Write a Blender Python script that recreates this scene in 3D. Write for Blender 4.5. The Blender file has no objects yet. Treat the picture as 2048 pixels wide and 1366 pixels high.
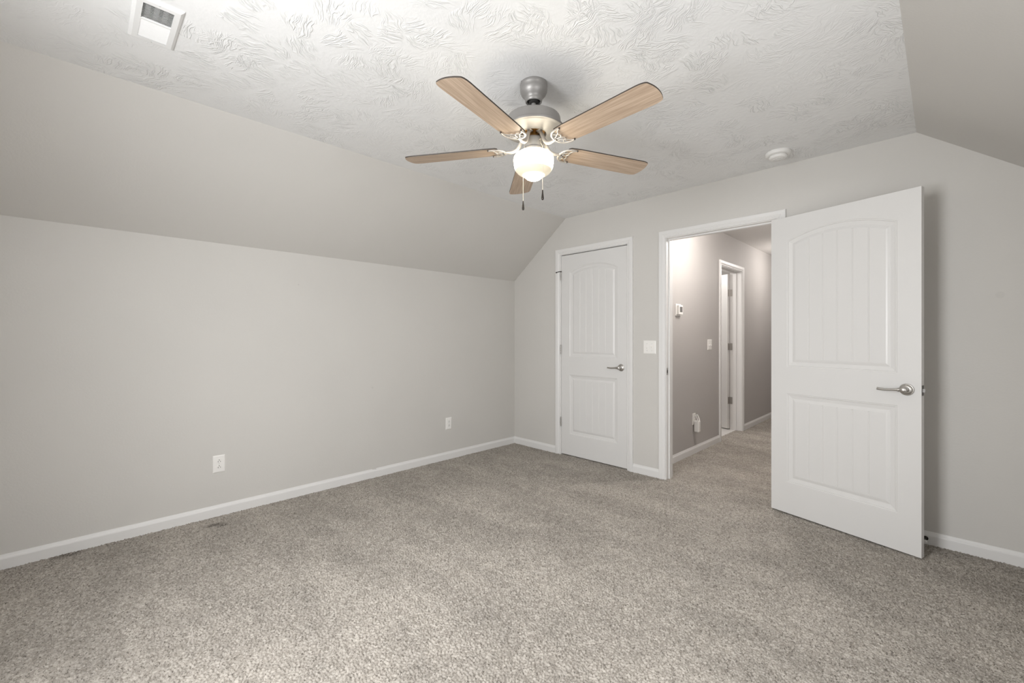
import bpy, bmesh, math, random
import numpy as np
from mathutils import Vector, Matrix
random.seed(7)
S = bpy.context.scene
COL = S.collection
PI = math.pi

# ------------------------------------------------------------------ camera, world, light, exposure
cd = bpy.data.cameras.new('camera')
cam = bpy.data.objects.new('camera', cd); COL.objects.link(cam)
YAW = 0.7862
cam.location = (3.4894, -3.5227, 1.2188)
cam.rotation_euler = (PI/2, 0, YAW)
cd.sensor_fit = 'HORIZONTAL'; cd.sensor_width = 36.0
cd.lens = 860.8/2048*36.0
cd.shift_y = -(683-674.02)/2048          # horizon sits 9 px above the middle of the frame
cd.clip_start = 0.02
S.camera = cam

vs = S.view_settings
vs.view_transform = 'Standard'; vs.look = 'None'; vs.gamma = 1.0; vs.use_curve_mapping = False
vs.exposure = 0.28
S.cycles.max_bounces = 12; S.cycles.diffuse_bounces = 8; S.cycles.glossy_bounces = 4
S.cycles.transparent_max_bounces = 8
S.cycles.caustics_reflective = False; S.cycles.caustics_refractive = False

W = bpy.data.worlds.new('sky'); S.world = W; W.use_nodes = True
bg = W.node_tree.nodes['Background']
bg.inputs[0].default_value = (0.86, 0.93, 1.0, 1); bg.inputs[1].default_value = 0.4

WIN = (1.86, 2.70, 0.66, 2.04)            # x0, x1, z0, z1 of the gable window behind the camera
YF = -4.12                                # inner face of that gable wall
def area(name, loc, rot, sx, sy, power, color=(1, 1, 1), spread=PI):
    l = bpy.data.lights.new(name, 'AREA'); l.shape = 'RECTANGLE'; l.size = sx; l.size_y = sy
    l.energy = power; l.color = color; l.spread = spread
    o = bpy.data.objects.new(name, l); COL.objects.link(o); o.location = loc; o.rotation_euler = rot
    return o
# daylight falling through the gable window (stands outside the glass, aims into the room)
area('window_daylight', ((WIN[0]+WIN[1])/2, YF-0.14, (WIN[2]+WIN[3])/2), (math.radians(74), 0, 0), WIN[1]-WIN[0], WIN[3]-WIN[2], 74, (0.98, 0.99, 1.0))
WIS = (-3.15, -2.05, 0.74, 1.66)          # y0, y1, z0, z1 of the low window added out of view in the right knee wall
area('side_fill_light', (4.119+0.13, (WIS[0]+WIS[1])/2, (WIS[2]+WIS[3])/2), (math.radians(85), 0, math.radians(90)), WIS[1]-WIS[0], WIS[3]-WIS[2], 28, (0.98, 0.99, 1.0))  # added fill light, shines in through the made-up side window
# hall ceiling lamp, then fill lights for the far hall and the bathroom
def point(name, loc, power, r, color):
    l = bpy.data.lights.new(name, 'POINT'); l.energy = power; l.shadow_soft_size = r; l.color = color
    o = bpy.data.objects.new(name, l); COL.objects.link(o); o.location = loc
    return o
point('hall_lamp_light', (2.30, 0.62, 2.22), 27.0, 0.06, (1.0, 0.95, 0.91))
point('hall_far_fill_light', (2.30, 3.30, 2.22), 16.0, 0.06, (1.0, 0.95, 0.91))  # added to lift the dim far end of the hall, unseen
point('bath_fill_light', (0.70, 2.0, 2.15), 24.0, 0.08, (1.0, 0.96, 0.92))  # unseen point light without a fixture, brightens the bathroom and its door

# ------------------------------------------------------------------ materials
def mat(name, color, rough=0.5, metal=0.0, spec=0.5, emis=None, estr=0.0):
    m = bpy.data.materials.new(name); m.use_nodes = True
    b = m.node_tree.nodes['Principled BSDF']
    b.inputs['Base Color'].default_value = (*color, 1)
    b.inputs['Roughness'].default_value = rough; b.inputs['Metallic'].default_value = metal
    b.inputs['Specular IOR Level'].default_value = spec
    if emis:
        b.inputs['Emission Color'].default_value = (*emis, 1); b.inputs['Emission Strength'].default_value = estr
    return m
class NT:
    """small helper to write node trees as expressions"""
    def __init__(s, m): s.t = m.node_tree; s.b = s.t.nodes['Principled BSDF']
    def n(s, typ, ins=None, **kw):
        nd = s.t.nodes.new(typ)
        for k, v in kw.items(): setattr(nd, k, v)
        for k, v in (ins or {}).items():
            if isinstance(v, bpy.types.NodeSocket): s.t.links.new(v, nd.inputs[k])
            else: nd.inputs[k].default_value = v
        return nd
    def math(s, op, a, b=0.0, c=0.0, clamp=False):
        nd = s.n('ShaderNodeMath', {0: a, 1: b, 2: c}, operation=op); nd.use_clamp = clamp
        return nd.outputs[0]
    def vmath(s, op, a, b=(0, 0, 0)):
        nd = s.n('ShaderNodeVectorMath', {0: a, 1: b}, operation=op)
        return nd.outputs['Value'] if op in ('LENGTH', 'DISTANCE', 'DOT_PRODUCT') else nd.outputs['Vector']
    def step(s, x, a, b, lo=0.0, hi=1.0):
        nd = s.n('ShaderNodeMapRange', {0: x, 1: a, 2: b, 3: lo, 4: hi}, interpolation_type='SMOOTHSTEP')
        return nd.outputs[0]
    def noise(s, vec, scale, detail=2.0, rough=0.5, dist=0.0, dims='3D', typ='FBM'):
        nd = s.n('ShaderNodeTexNoise', {'Vector': vec, 'Scale': scale, 'Detail': detail, 'Roughness': rough, 'Distortion': dist}, noise_dimensions=dims)
        return nd.outputs[0]
    def mixc(s, f, a, b, blend='MIX'):
        nd = s.n('ShaderNodeMix', data_type='RGBA', blend_type=blend)
        for sock, v in ((nd.inputs[0], f), (nd.inputs[6], a), (nd.inputs[7], b)):
            if isinstance(v, bpy.types.NodeSocket): s.t.links.new(v, sock)
            else: sock.default_value = v if not isinstance(v, tuple) or len(v) == 4 else (*v, 1)
        return nd.outputs[2]
    def bump(s, h, dist, strength=1.0):
        nd = s.n('ShaderNodeBump', {'Height': h, 'Distance': dist, 'Strength': strength})
        s.t.links.new(nd.outputs[0], s.b.inputs['Normal'])
    def obj(s): return s.n('ShaderNodeTexCoord').outputs['Object']
    def color(s, c): s.t.links.new(c, s.b.inputs['Base Color'])

def wall_paint(name, color, spots=()):
    m = mat(name, color, 0.62, spec=0.35); t = NT(m); P = t.obj()
    big = t.noise(P, 1.3, 2.0)
    c = t.mixc(t.step(big, 0.3, 0.7), tuple(x*0.985 for x in color), tuple(x*1.012 for x in color))
    for (p, r, k) in spots:                        # old filled patches and scuffs on the paint
        d = t.vmath('DISTANCE', P, p)
        c = t.mixc(t.step(d, r*0.75, r, k, 0.0), c, tuple(x*0.55 for x in color))
    t.color(c)
    t.bump(t.noise(P, 95.0, 2.0, 0.55), 0.0009, 0.5)
    return m
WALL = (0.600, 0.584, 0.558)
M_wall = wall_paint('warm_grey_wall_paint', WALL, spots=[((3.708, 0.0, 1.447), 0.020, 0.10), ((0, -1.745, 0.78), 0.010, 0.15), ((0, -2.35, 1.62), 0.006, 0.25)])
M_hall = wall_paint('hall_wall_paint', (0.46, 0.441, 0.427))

M_trim = mat('white_trim_paint', (0.74, 0.732, 0.722), 0.38, spec=0.45)
t = NT(M_trim); t.bump(t.noise(t.obj(), 60, 2), 0.0004, 0.4)
M_door = mat('white_door_paint', (0.70, 0.692, 0.682), 0.34, spec=0.5)
t = NT(M_door); P = t.obj()
P2 = t.n('ShaderNodeMapping', {'Vector': P, 'Scale': (160, 160, 7)}).outputs[0]
t.bump(t.noise(P2, 1.0, 2), 0.0004, 0.5)

def ceiling_mat(name, color, amount=1.0):
    """stomp-brush drywall mud: clumps of short curved ridges, each clump with its own direction, calm areas between"""
    m = mat(name, color, 0.6, spec=0.35); t = NT(m); P = t.obj()
    P = t.vmath('MULTIPLY', P, (1, 1, 0))
    warp = t.n('ShaderNodeTexNoise', {'Vector': P, 'Scale': 14.0, 'Detail': 1.0}).outputs['Color']
    Pw = t.vmath('ADD', P, t.vmath('MULTIPLY', t.vmath('SUBTRACT', warp, (0.5, 0.5, 0.5)), (0.05, 0.05, 0)))
    hs = []
    for off, sc in ((0.0, 6.2), (17.3, 5.3), (41.7, 7.4)):
        Q = t.vmath('ADD', Pw, (off, off*0.7, 0))
        v = t.n('ShaderNodeTexVoronoi', {'Vector': Q, 'Scale': sc, 'Randomness': 1.0}, voronoi_dimensions='2D', feature='F1')
        loc = t.vmath('SUBTRACT', Q, v.outputs['Position'])
        rnd = t.n('ShaderNodeSeparateColor', {0: v.outputs['Color']})
        rot = t.n('ShaderNodeVectorRotate', {'Vector': loc, 'Angle': t.math('MULTIPLY', rnd.outputs[0], 6.283)}, rotation_type='Z_AXIS').outputs[0]
        # fan the strokes: bend the direction with the distance across the clump
        xyz = t.n('ShaderNodeSeparateXYZ', {0: rot})
        fan = t.n('ShaderNodeCombineXYZ', {0: t.math('MULTIPLY', xyz.outputs[0], 11.0), 1: t.math('MULTIPLY', t.math('ADD', xyz.outputs[1], t.math('MULTIPLY', t.math('MULTIPLY', xyz.outputs[0], xyz.outputs[1]), 4.0)), 62.0), 2: t.math('MULTIPLY', rnd.outputs[1], 50.0)}).outputs[0]
        n = t.noise(fan, 1.0, 1.0, 0.5, 0.9)
        ridge = t.math('SUBTRACT', 1.0, t.math('MULTIPLY', t.math('ABSOLUTE', t.math('SUBTRACT', n, 0.5)), 9.0), clamp=True)
        ve = t.n('ShaderNodeTexVoronoi', {'Vector': Q, 'Scale': sc, 'Randomness': 1.0}, voronoi_dimensions='2D', feature='DISTANCE_TO_EDGE')
        dist = t.vmath('LENGTH', loc)
        mask = t.math('MULTIPLY', t.step(dist, 0.050, 0.105, 1.0, 0.0), t.step(ve.outputs['Distance'], 0.01, 0.15))
        gate = t.step(rnd.outputs[2], 0.30, 0.55)
        hs.append(t.math('MULTIPLY', t.math('MULTIPLY', ridge, mask), gate))
    h = t.math('MAXIMUM', t.math('MAXIMUM', hs[0], hs[1]), hs[2])
    calm = t.step(t.noise(P, 2.1, 2.0), 0.34, 0.60, 0.30, 1.0)
    h = t.math('MULTIPLY', h, calm)
    h = t.math('ADD', h, t.math('MULTIPLY', t.noise(P, 40.0, 3.0), 0.55))
    t.bump(h, 0.0018*amount, 1.0)
    return m
M_ceil = ceiling_mat('stomped_white_ceiling', (0.79, 0.79, 0.787))
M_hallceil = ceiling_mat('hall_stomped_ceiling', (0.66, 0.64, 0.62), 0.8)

def carpet_mat():
    m = mat('grey_beige_frieze_carpet', (0.35, 0.32, 0.28), 0.95, spec=0.12); t = NT(m); P = t.obj()
    wob = t.n('ShaderNodeTexNoise', {'Vector': P, 'Scale': 120.0, 'Detail': 2.0}).outputs['Color']
    Q = t.vmath('ADD', P, t.vmath('MULTIPLY', t.vmath('SUBTRACT', wob, (0.5, 0.5, 0.5)), (0.010, 0.010, 0.0)))
    v = t.n('ShaderNodeTexVoronoi', {'Vector': Q, 'Scale': 105.0, 'Randomness': 1.0}, voronoi_dimensions='2D', feature='F1')
    rnd = t.n('ShaderNodeSeparateColor', {0: v.outputs['Color']})
    n1 = t.noise(P, 150.0, 2.0, 0.6, 1.2)
    n2 = t.noise(P, 75.0, 2.0, 0.6, 0.3)
    # yarn tones: light beige, mid and a few darker taupe strands
    A = (0.455, 0.421, 0.379); B = (0.335, 0.307, 0.271); D = (0.14, 0.123, 0.107)
    c = t.mixc(t.step(rnd.outputs[0], 0.10, 0.90), B, A)
    f = t.math('ADD', t.math('MULTIPLY', n1, 0.65), t.math('MULTIPLY', n2, 0.35))
    c = t.mixc(t.step(f, 0.46, 0.36), c, D)
    c = t.mixc(t.step(f, 0.56, 0.70, 0.0, 0.5), c, (0.56, 0.524, 0.482))
    # pile lying in different directions: broad lighter and darker patches, vacuum strokes
    st = t.n('ShaderNodeMapping', {'Vector': P, 'Rotation': (0, 0, 0.55), 'Scale': (1.0, 2.6, 1.0)}).outputs[0]
    big = t.noise(st, 1.3, 3.0, 0.6, 0.15)
    mid = t.noise(P, 7.0, 3.0, 0.6)
    k = t.math('ADD', t.step(big, 0.30, 0.70, 0.88, 1.10), t.math('MULTIPLY', t.math('SUBTRACT', mid, 0.5), 0.34))
    kc = t.n('ShaderNodeCombineColor', {0: k, 1: k, 2: k}).outputs[0]
    c = t.mixc(1.0, c, kc, 'MULTIPLY')
    for (p, r) in (((0.035, -3.58, 0), 0.055), ((0.16, -2.92, 0), 0.045), ((0.2, -2.88, 0), 0.03)):   # dark soil marks by the wall
        d = t.vmath('DISTANCE', t.vmath('MULTIPLY', P, (1.0, 0.6, 0)), tuple(Vector(p)*Vector((1, 0.6, 0)) if False else (p[0], p[1]*0.6, 0)))
        c = t.mixc(t.math('MULTIPLY', t.step(d, r*0.2, r, 0.75, 0.0), t.step(n2, 0.35, 0.6)), c, (0.05, 0.042, 0.036))
    t.color(c)
    h = t.math('ADD', t.math('MULTIPLY', t.math('SUBTRACT', 1.0, t.math('MULTIPLY', v.outputs['Distance'], 1.0)), 0.5), n1)
    t.bump(h, 0.0018, 0.6)
    return m
M_carpet = carpet_mat()
M_vinyl = mat('pale_bathroom_vinyl', (0.72, 0.71, 0.69), 0.35)

def wood_mat(name, c0, c1):
    m = mat(name, c0, 0.42, spec=0.4); t = NT(m); P = t.obj()
    Q = t.n('ShaderNodeMapping', {'Vector': P, 'Scale': (5.0, 130.0, 1.0)}).outputs[0]
    g = t.noise(Q, 1.0, 4.0, 0.6, 0.6)
    Q2 = t.n('ShaderNodeMapping', {'Vector': P, 'Scale': (2.0, 26.0, 1.0)}).outputs[0]
    g2 = t.noise(Q2, 1.0, 2.0, 0.5, 1.2)
    c = t.mixc(t.step(t.math('ADD', t.math('MULTIPLY', g, 0.6), t.math('MULTIPLY', g2, 0.4)), 0.36, 0.64), c0, c1)
    t.color(c); t.bump(g, 0.0003, 0.4)
    return m
M_blade = wood_mat('light_oak_blade', (0.40, 0.295, 0.21), (0.56, 0.435, 0.33))
M_blade_edge = mat('dark_blade_edge', (0.035, 0.026, 0.02), 0.5)
M_nickel = mat('brushed_nickel', (0.52, 0.50, 0.475), 0.36, 1.0)
M_bolt = mat('dull_steel_bolt', (0.35, 0.34, 0.33), 0.6, 0.4)
M_fan = mat('satin_nickel_fan_metal', (0.30, 0.29, 0.28), 0.45, 0.5)
M_iron = mat('satin_nickel_blade_iron', (0.46, 0.43, 0.395), 0.42, 0.5)
M_bronze = mat('bronze_motor_core', (0.32, 0.17, 0.045), 0.35, 0.8)
M_dark = mat('dark_recess', (0.02, 0.018, 0.016), 0.7)
M_darkmetal = mat('dark_bronze_fob', (0.045, 0.038, 0.032), 0.25, 0.6)
M_chain = mat('beaded_chain_metal', (0.72, 0.66, 0.55), 0.3, 0.8)
M_plate = mat('white_wall_plate', (0.83, 0.815, 0.79), 0.3)
M_slot = mat('dark_outlet_slot', (0.05, 0.045, 0.04), 0.6)
M_vent = mat('white_register_enamel', (0.80, 0.80, 0.795), 0.35)
M_duct = mat('dark_duct_inside', (0.035, 0.034, 0.028), 0.8)
M_vane = mat('galvanised_damper', (0.62, 0.63, 0.62), 0.4, 0.3)
M_smoke = mat('white_smoke_alarm_plastic', (0.78, 0.77, 0.75), 0.4)
M_screen = mat('grey_display_glass', (0.16, 0.155, 0.15), 0.15)
M_rubber = mat('white_rubber_tip', (0.75, 0.74, 0.72), 0.6)
M_glasspane = bpy.data.materials.new('window_glass'); M_glasspane.use_nodes = True
_t = M_glasspane.node_tree; _t.nodes.clear()
_o = _t.nodes.new('ShaderNodeOutputMaterial'); _mx = _t.nodes.new('ShaderNodeMixShader'); _tr = _t.nodes.new('ShaderNodeBsdfTransparent'); _gl = _t.nodes.new('ShaderNodeBsdfGlossy')
_mx.inputs[0].default_value = 0.06; _gl.inputs['Roughness'].default_value = 0.02
_t.links.new(_tr.outputs[0], _mx.inputs[1]); _t.links.new(_gl.outputs[0], _mx.inputs[2]); _t.links.new(_mx.outputs[0], _o.inputs[0])
# the lit schoolhouse globe: opal glass that glows, whiter round the bulb, creamier towards the bottom ring
M_globe = mat('lit_opal_glass', (0.50, 0.46, 0.38), 0.2)
t = NT(M_globe); z = t.n('ShaderNodeSeparateXYZ', {0: t.obj()}).outputs[2]
band = t.math('MULTIPLY', t.step(z, -0.398, -0.420), t.step(z, -0.449, -0.440))
ec = t.mixc(band, (1.0, 0.90, 0.71), (1.0, 0.86, 0.60))
t.t.links.new(ec, t.b.inputs['Emission Color'])
t.t.links.new(t.n('ShaderNodeMapRange', {0: band, 1: 0.0, 2: 1.0, 3: 12.0, 4: 0.42}).outputs[0], t.b.inputs['Emission Strength'])
M_lampglass = mat('lit_ceiling_lamp_glass', (0.9, 0.88, 0.84), 0.3, emis=(1.0, 0.93, 0.86), estr=3.0)

# ------------------------------------------------------------------ mesh helpers
def box(bm, x0, y0, z0, x1, y1, z1, mi=0, M=None):
    vs = [Vector((x, y, z)) for z in (z0, z1) for y in (y0, y1) for x in (x0, x1)]
    if M: vs = [M @ v for v in vs]
    v = [bm.verts.new(p) for p in vs]
    for f in ((0, 2, 3, 1), (4, 5, 7, 6), (0, 1, 5, 4), (2, 6, 7, 3), (0, 4, 6, 2), (1, 3, 7, 5)):
        bm.faces.new([v[i] for i in f]).material_index = mi
def rbox(bm, x0, y0, z0, x1, y1, z1, r, seg=2, mi=0):
    b2 = bmesh.new(); box(b2, x0, y0, z0, x1, y1, z1, mi)
    bmesh.ops.bevel(b2, geom=b2.edges[:], offset=r, segments=seg, affect='EDGES', profile=0.5)
    merge(bm, b2)
def merge(bm, b2, M=None):
    vm = {}
    for v in b2.verts: vm[v] = bm.verts.new(M @ v.co if M else v.co)
    for f in b2.faces:
        try:
            nf = bm.faces.new([vm[v] for v in f.verts]); nf.material_index = f.material_index; nf.smooth = f.smooth
        except ValueError: pass
    b2.free()
def lathe(bm, prof, n=48, M=None, mi=0, cap0=False, cap1=False):
    rings = []
    for r, z in prof:
        if r < 1e-6: rings.append([bm.verts.new(M @ Vector((0, 0, z)) if M else (0, 0, z))])
        else:
            pts = [Vector((r*math.cos(2*PI*i/n), r*math.sin(2*PI*i/n), z)) for i in range(n)]
            rings.append([bm.verts.new(M @ p if M else p) for p in pts])
    for a, b in zip(rings, rings[1:]):
        for i in range(n):
            j = (i+1) % n
            if len(a) == 1: vs_ = (a[0], b[j], b[i])
            elif len(b) == 1: vs_ = (a[i], a[j], b[0])
            else: vs_ = (a[i], a[j], b[j], b[i])
            f = bm.faces.new(vs_); f.smooth = True; f.material_index = mi
    if cap0 and len(rings[0]) > 1: bm.faces.new(rings[0]).material_index = mi
    if cap1 and len(rings[-1]) > 1: bm.faces.new(rings[-1]).material_index = mi
def smooth_path(pts, k=6):
    """Catmull-Rom through the points"""
    P = [Vector(p) for p in pts]; out = []
    for i in range(len(P)-1):
        p0 = P[max(i-1, 0)]; p1 = P[i]; p2 = P[i+1]; p3 = P[min(i+2, len(P)-1)]
        for j in range(k):
            s = j/k
            out.append(0.5*((2*p1)+(p2-p0)*s+(2*p0-5*p1+4*p2-p3)*s*s+(3*p1-p0-3*p2+p3)*s**3))
    out.append(P[-1]); return out
def tube(bm, path, rad, n=10, up=Vector((0, 0, 1)), flat=1.0, mi=0):
    """swept tube; rad is a number or a function of 0..1; flat squeezes it along 'up'"""
    path = [Vector(p) for p in path]; L = len(path); rings = []
    for i, p in enumerate(path):
        d = (path[min(i+1, L-1)]-path[max(i-1, 0)]).normalized()
        a = d.cross(up)
        if a.length < 1e-4: a = d.cross(Vector((1, 0, 0)))
        a.normalize(); b = a.cross(d).normalized()
        r = rad(i/(L-1)) if callable(rad) else rad
        rings.append([bm.verts.new(p+a*r*math.cos(2*PI*k/n)+b*r*flat*math.sin(2*PI*k/n)) for k in range(n)])
    for r0, r1 in zip(rings, rings[1:]):
        for k in range(n):
            f = bm.faces.new((r0[k], r0[(k+1) % n], r1[(k+1) % n], r1[k])); f.smooth = True; f.material_index = mi
    bm.faces.new(rings[0][::-1]).material_index = mi; bm.faces.new(rings[-1]).material_index = mi
def prism(bm, poly, axis, a, b, mi=0):
    """extrude a 2-D polygon along an axis (0: poly is (y,z); 1: (x,z); 2: (x,y))"""
    def P(p, h): return {0: (h, p[0], p[1]), 1: (p[0], h, p[1]), 2: (p[0], p[1], h)}[axis]
    A = [bm.verts.new(P(p, a)) for p in poly]; B = [bm.verts.new(P(p, b)) for p in poly]
    n = len(poly)
    for i in range(n): bm.faces.new((A[i], A[(i+1) % n], B[(i+1) % n], B[i])).material_index = mi
    bm.faces.new(A[::-1]).material_index = mi; bm.faces.new(B).material_index = mi
def obj(name, bm, mats, parent=None, loc=None, rot=None, sharp=None):
    bmesh.ops.recalc_face_normals(bm, faces=bm.faces[:])
    me = bpy.data.meshes.new(name); bm.to_mesh(me); bm.free()
    if not isinstance(mats, (list, tuple)): mats = [mats]
    for m in mats: me.materials.append(m)
    if sharp: me.set_sharp_from_angle(angle=math.radians(sharp))
    o = bpy.data.objects.new(name, me); COL.objects.link(o)
    if parent: o.parent = parent
    if loc is not None: o.location = loc
    if rot is not None: o.rotation_euler = rot
    return o
def tag(o, label, cat=None, group=None, kind=None):
    o['label'] = label
    if cat: o['category'] = cat
    if group: o['group'] = group
    if kind: o['kind'] = kind
    return o
def struct(o, label, cat): return tag(o, label, cat, kind='structure')
def empty(name, loc, rz=0.0):
    o = bpy.data.objects.new(name, None); COL.objects.link(o); o.location = loc; o.rotation_euler = (0, 0, rz)
    o.empty_display_size = 0.05
    return o
def copy_tree(o, parent=None):
    c = o.copy(); COL.objects.link(c)
    if parent: c.parent = parent
    for ch in list(o.children): copy_tree(ch, c)
    return c

# ------------------------------------------------------------------ room shell
KZ, CZ, XL, XR, RW = 1.858, 2.44, 0.742, 3.377, 4.119    # knee height, ceiling height, slope tops, right knee wall
TH = 0.12
HX, HXR, HYE, HC = 1.645, 2.86, 4.75, 2.455              # hall left wall, right wall, end, ceiling
CO = (0.676, 1.461, 2.075)                               # closet door opening x0,x1,top (inside the jambs' backs)
DO = (1.811, 2.655, 2.072)                               # doorway opening
BO = (1.773, 2.528, 2.075)                               # bathroom doorway opening along the hall (y0,y1,top)
def roof(x):
    if x <= XL: return KZ+(CZ-KZ)*x/XL
    if x <= XR: return CZ
    return CZ+(KZ-CZ)*(x-XR)/(RW-XR)
def pile(nx, ny, step, seed):
    """height field of twisted frieze tufts: band-limited noise gives short worm-like tufts with gaps between them"""
    rng = np.random.default_rng(seed)
    n = rng.standard_normal((ny, nx))
    F = np.fft.rfft2(n)
    fy = np.fft.fftfreq(ny, step)[:, None]; fx = np.fft.rfftfreq(nx, step)[None, :]
    f = np.hypot(fx, fy)
    def band(c, w):
        b = np.fft.irfft2(F*np.exp(-((f-c)/w)**2), s=(ny, nx)); return b/b.std()
    tuft = band(78.0, 26.0); fine = band(150.0, 30.0); lump = band(18.0, 12.0); sway = band(2.0, 1.6)
    h = 0.0034*np.tanh(tuft*1.1)+0.0011*fine+0.0008*lump+0.0006*np.clip(sway, -2, 2)
    return np.clip(h+0.0008, -0.0075, 0.0085)
def carpet_patch(x0, x1, y0, y1, step, seed, keep=None):
    nx = int((x1-x0)/step)+1; ny = int((y1-y0)/step)+1
    xs = np.linspace(x0, x1, nx); ys = np.linspace(y0, y1, ny)
    H = pile(nx, ny, step, seed)
    X, Y = np.meshgrid(xs, ys)
    co = np.stack([X, Y, H], -1).reshape(-1, 3)
    a = (np.arange(ny-1)[:, None]*nx+np.arange(nx-1)[None, :])
    q = np.stack([a, a+1, a+nx+1, a+nx], -1).reshape(-1, 4)
    if keep is not None:
        m = keep(X, Y); cm = (m[:-1, :-1] & m[1:, :-1] & m[:-1, 1:] & m[1:, 1:]).reshape(-1)
        q = q[cm]
        used = np.zeros(len(co), bool); used[q.reshape(-1)] = True
        remap = np.cumsum(used)-1; co = co[used]; q = remap[q]
    return co, q
LIM = 5.55                                              # beyond x-y = LIM (behind the camera) the pile is left flat
A1 = carpet_patch(0.0, RW, YF, 0.062, 0.0033, 3, lambda X, Y: X-Y <= LIM)
A2 = carpet_patch(CO[0]-0.1, HXR, 0.060, HYE, 0.005, 5, lambda X, Y: ((X >= HX-0.075) | (Y <= 0.16)))
flat = np.array([(-0.1, YF-0.3, -0.012), (RW+0.1, YF-0.3, -0.012), (RW+0.1, 0.06, -0.012), (-0.1, 0.06, -0.012),
                 (LIM+YF-0.02, YF, 0.0), (RW, YF, 0.0), (RW, RW-LIM+0.02, 0.0), (HX-0.3, 0.06, -0.012), (HXR+0.1, 0.06, -0.012), (HXR+0.1, HYE+0.1, -0.012), (HX-0.3, HYE+0.1, -0.012)])
faces_co = np.concatenate([A1[0], A2[0], flat]); n1 = len(A1[0]); n2 = n1+len(A2[0])
quads = np.concatenate([A1[1], A2[1]+n1, np.array([[n2, n2+1, n2+2, n2+3], [n2+7, n2+8, n2+9, n2+10]])])
me = bpy.data.meshes.new('floor')
me.vertices.add(len(faces_co)); me.vertices.foreach_set('co', faces_co.astype(np.float32).reshape(-1))
loops = np.concatenate([quads.reshape(-1), [n2+4, n2+5, n2+6]]).astype(np.int32)
me.loops.add(len(loops)); me.loops.foreach_set('vertex_index', loops)
me.polygons.add(len(quads)+1)
me.polygons.foreach_set('loop_start', np.concatenate([np.arange(len(quads))*4, [len(quads)*4]]).astype(np.int32))
me.polygons.foreach_set('use_smooth', np.ones(len(quads)+1, bool))
me.update(calc_edges=True); me.materials.append(M_carpet)
fl = bpy.data.objects.new('floor', me); COL.objects.link(fl)
struct(fl, 'grey beige carpet across the bedroom and out into the hall', 'carpet')
bm = bmesh.new(); box(bm, -0.6, 1.2, -0.1, HX-0.07, 3.3, 0.002)
struct(obj('floor_bathroom', bm, M_vinyl), 'pale smooth floor just inside the half hidden hall door', 'floor')
bm = bmesh.new(); box(bm, XL, YF, CZ, XR, 0.02, CZ+0.1)
struct(obj('ceiling', bm, M_ceil), 'white stomp textured flat ceiling strip carrying the fan', 'ceiling')
bm = bmesh.new(); prism(bm, [(-0.1, -0.02), (0, -0.02), (0, KZ), (-0.1, KZ+0.03)], 1, YF-0.1, 0.02)
struct(obj('wall_left', bm, M_wall), 'low warm grey knee wall with two outlets', 'wall')
bm = bmesh.new(); prism(bm, [(0, KZ), (XL, CZ), (XL, CZ+0.12), (-0.1, KZ+0.06)], 1, YF-0.1, 0.02)
struct(obj('wall_left_slope', bm, M_wall), 'long sloping warm grey wall above the knee wall with outlets', 'sloped wall')
bm = bmesh.new()
for (ya, yb, za, zb) in ((YF-0.1, WIS[0], -0.02, KZ), (WIS[1], 0.02, -0.02, KZ), (WIS[0], WIS[1], -0.02, WIS[2]), (WIS[0], WIS[1], WIS[3], KZ)):
    prism(bm, [(RW+0.1, za), (RW, za), (RW, zb), (RW+0.1, zb)], 1, ya, yb)
struct(obj('wall_right', bm, M_wall), 'low warm grey knee wall opposite the outlets', 'wall')
bm = bmesh.new(); prism(bm, [(RW, KZ), (XR, CZ), (XR, CZ+0.12), (RW+0.1, KZ+0.06)], 1, YF-0.1, 0.02)
struct(obj('wall_right_slope', bm, M_wall), 'sloping warm grey wall at the top right, above the open door side', 'sloped wall')
def gable(name, y0, y1, holes, xs):
    """gable wall cut into upright strips; holes: (x0,x1,z0,z1)"""
    bm = bmesh.new()
    br = sorted(set([0, XL, XR, RW]+[h[0] for h in holes]+[h[1] for h in holes]))
    for a, b in zip(br, br[1:]):
        h = [q for q in holes if q[0] <= a+1e-6 and q[1] >= b-1e-6]
        lo = h[0][3] if h else -0.02
        prism(bm, [(a, lo), (b, lo), (b, roof(b)+0.03), (a, roof(a)+0.03)], 1, y0, y1)
        if h and h[0][2] > 0: prism(bm, [(a, -0.02), (b, -0.02), (b, h[0][2]), (a, h[0][2])], 1, y0, y1)
    return obj(name, bm, M_wall)
struct(gable('wall_back', 0.0, TH, [(CO[0], CO[1], -0.02, CO[2]), (DO[0], DO[1], -0.02, DO[2])], None), 'warm grey gable end wall holding the closet and the doorway', 'wall')
struct(gable('wall_front', YF-TH, YF, [(WIN[0], WIN[1], WIN[2], WIN[3])], None), 'warm grey gable wall with the window, facing the doorway', 'wall')

# ---- closet, hall and bathroom shells behind the gable wall
bm = bmesh.new()
box(bm, CO[0]-0.1, TH, 0, CO[0]-0.04, 0.8, 2.3); box(bm, CO[0]-0.1, 0.8, 0, HX-0.14, 0.86, 2.3); box(bm, CO[0]-0.1, TH, 2.3, HX-0.14, 0.86, 2.36)
struct(obj('wall_closet', bm, M_hall), 'closet walls behind the shut narrow door', 'wall')
bm = bmesh.new()
box(bm, HX-0.14, TH, -0.02, HX, BO[0], HC+0.05); box(bm, HX-0.14, BO[1], -0.02, HX, HYE, HC+0.05); box(bm, HX-0.14, BO[0], BO[2], HX, BO[1], HC+0.05)
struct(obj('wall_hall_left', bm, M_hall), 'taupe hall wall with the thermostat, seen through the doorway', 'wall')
bm = bmesh.new(); box(bm, HXR, TH, -0.02, HXR+0.1, HYE, HC+0.05)
struct(obj('wall_hall_right', bm, M_hall), 'hall wall hidden behind the open door', 'wall')
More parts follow.
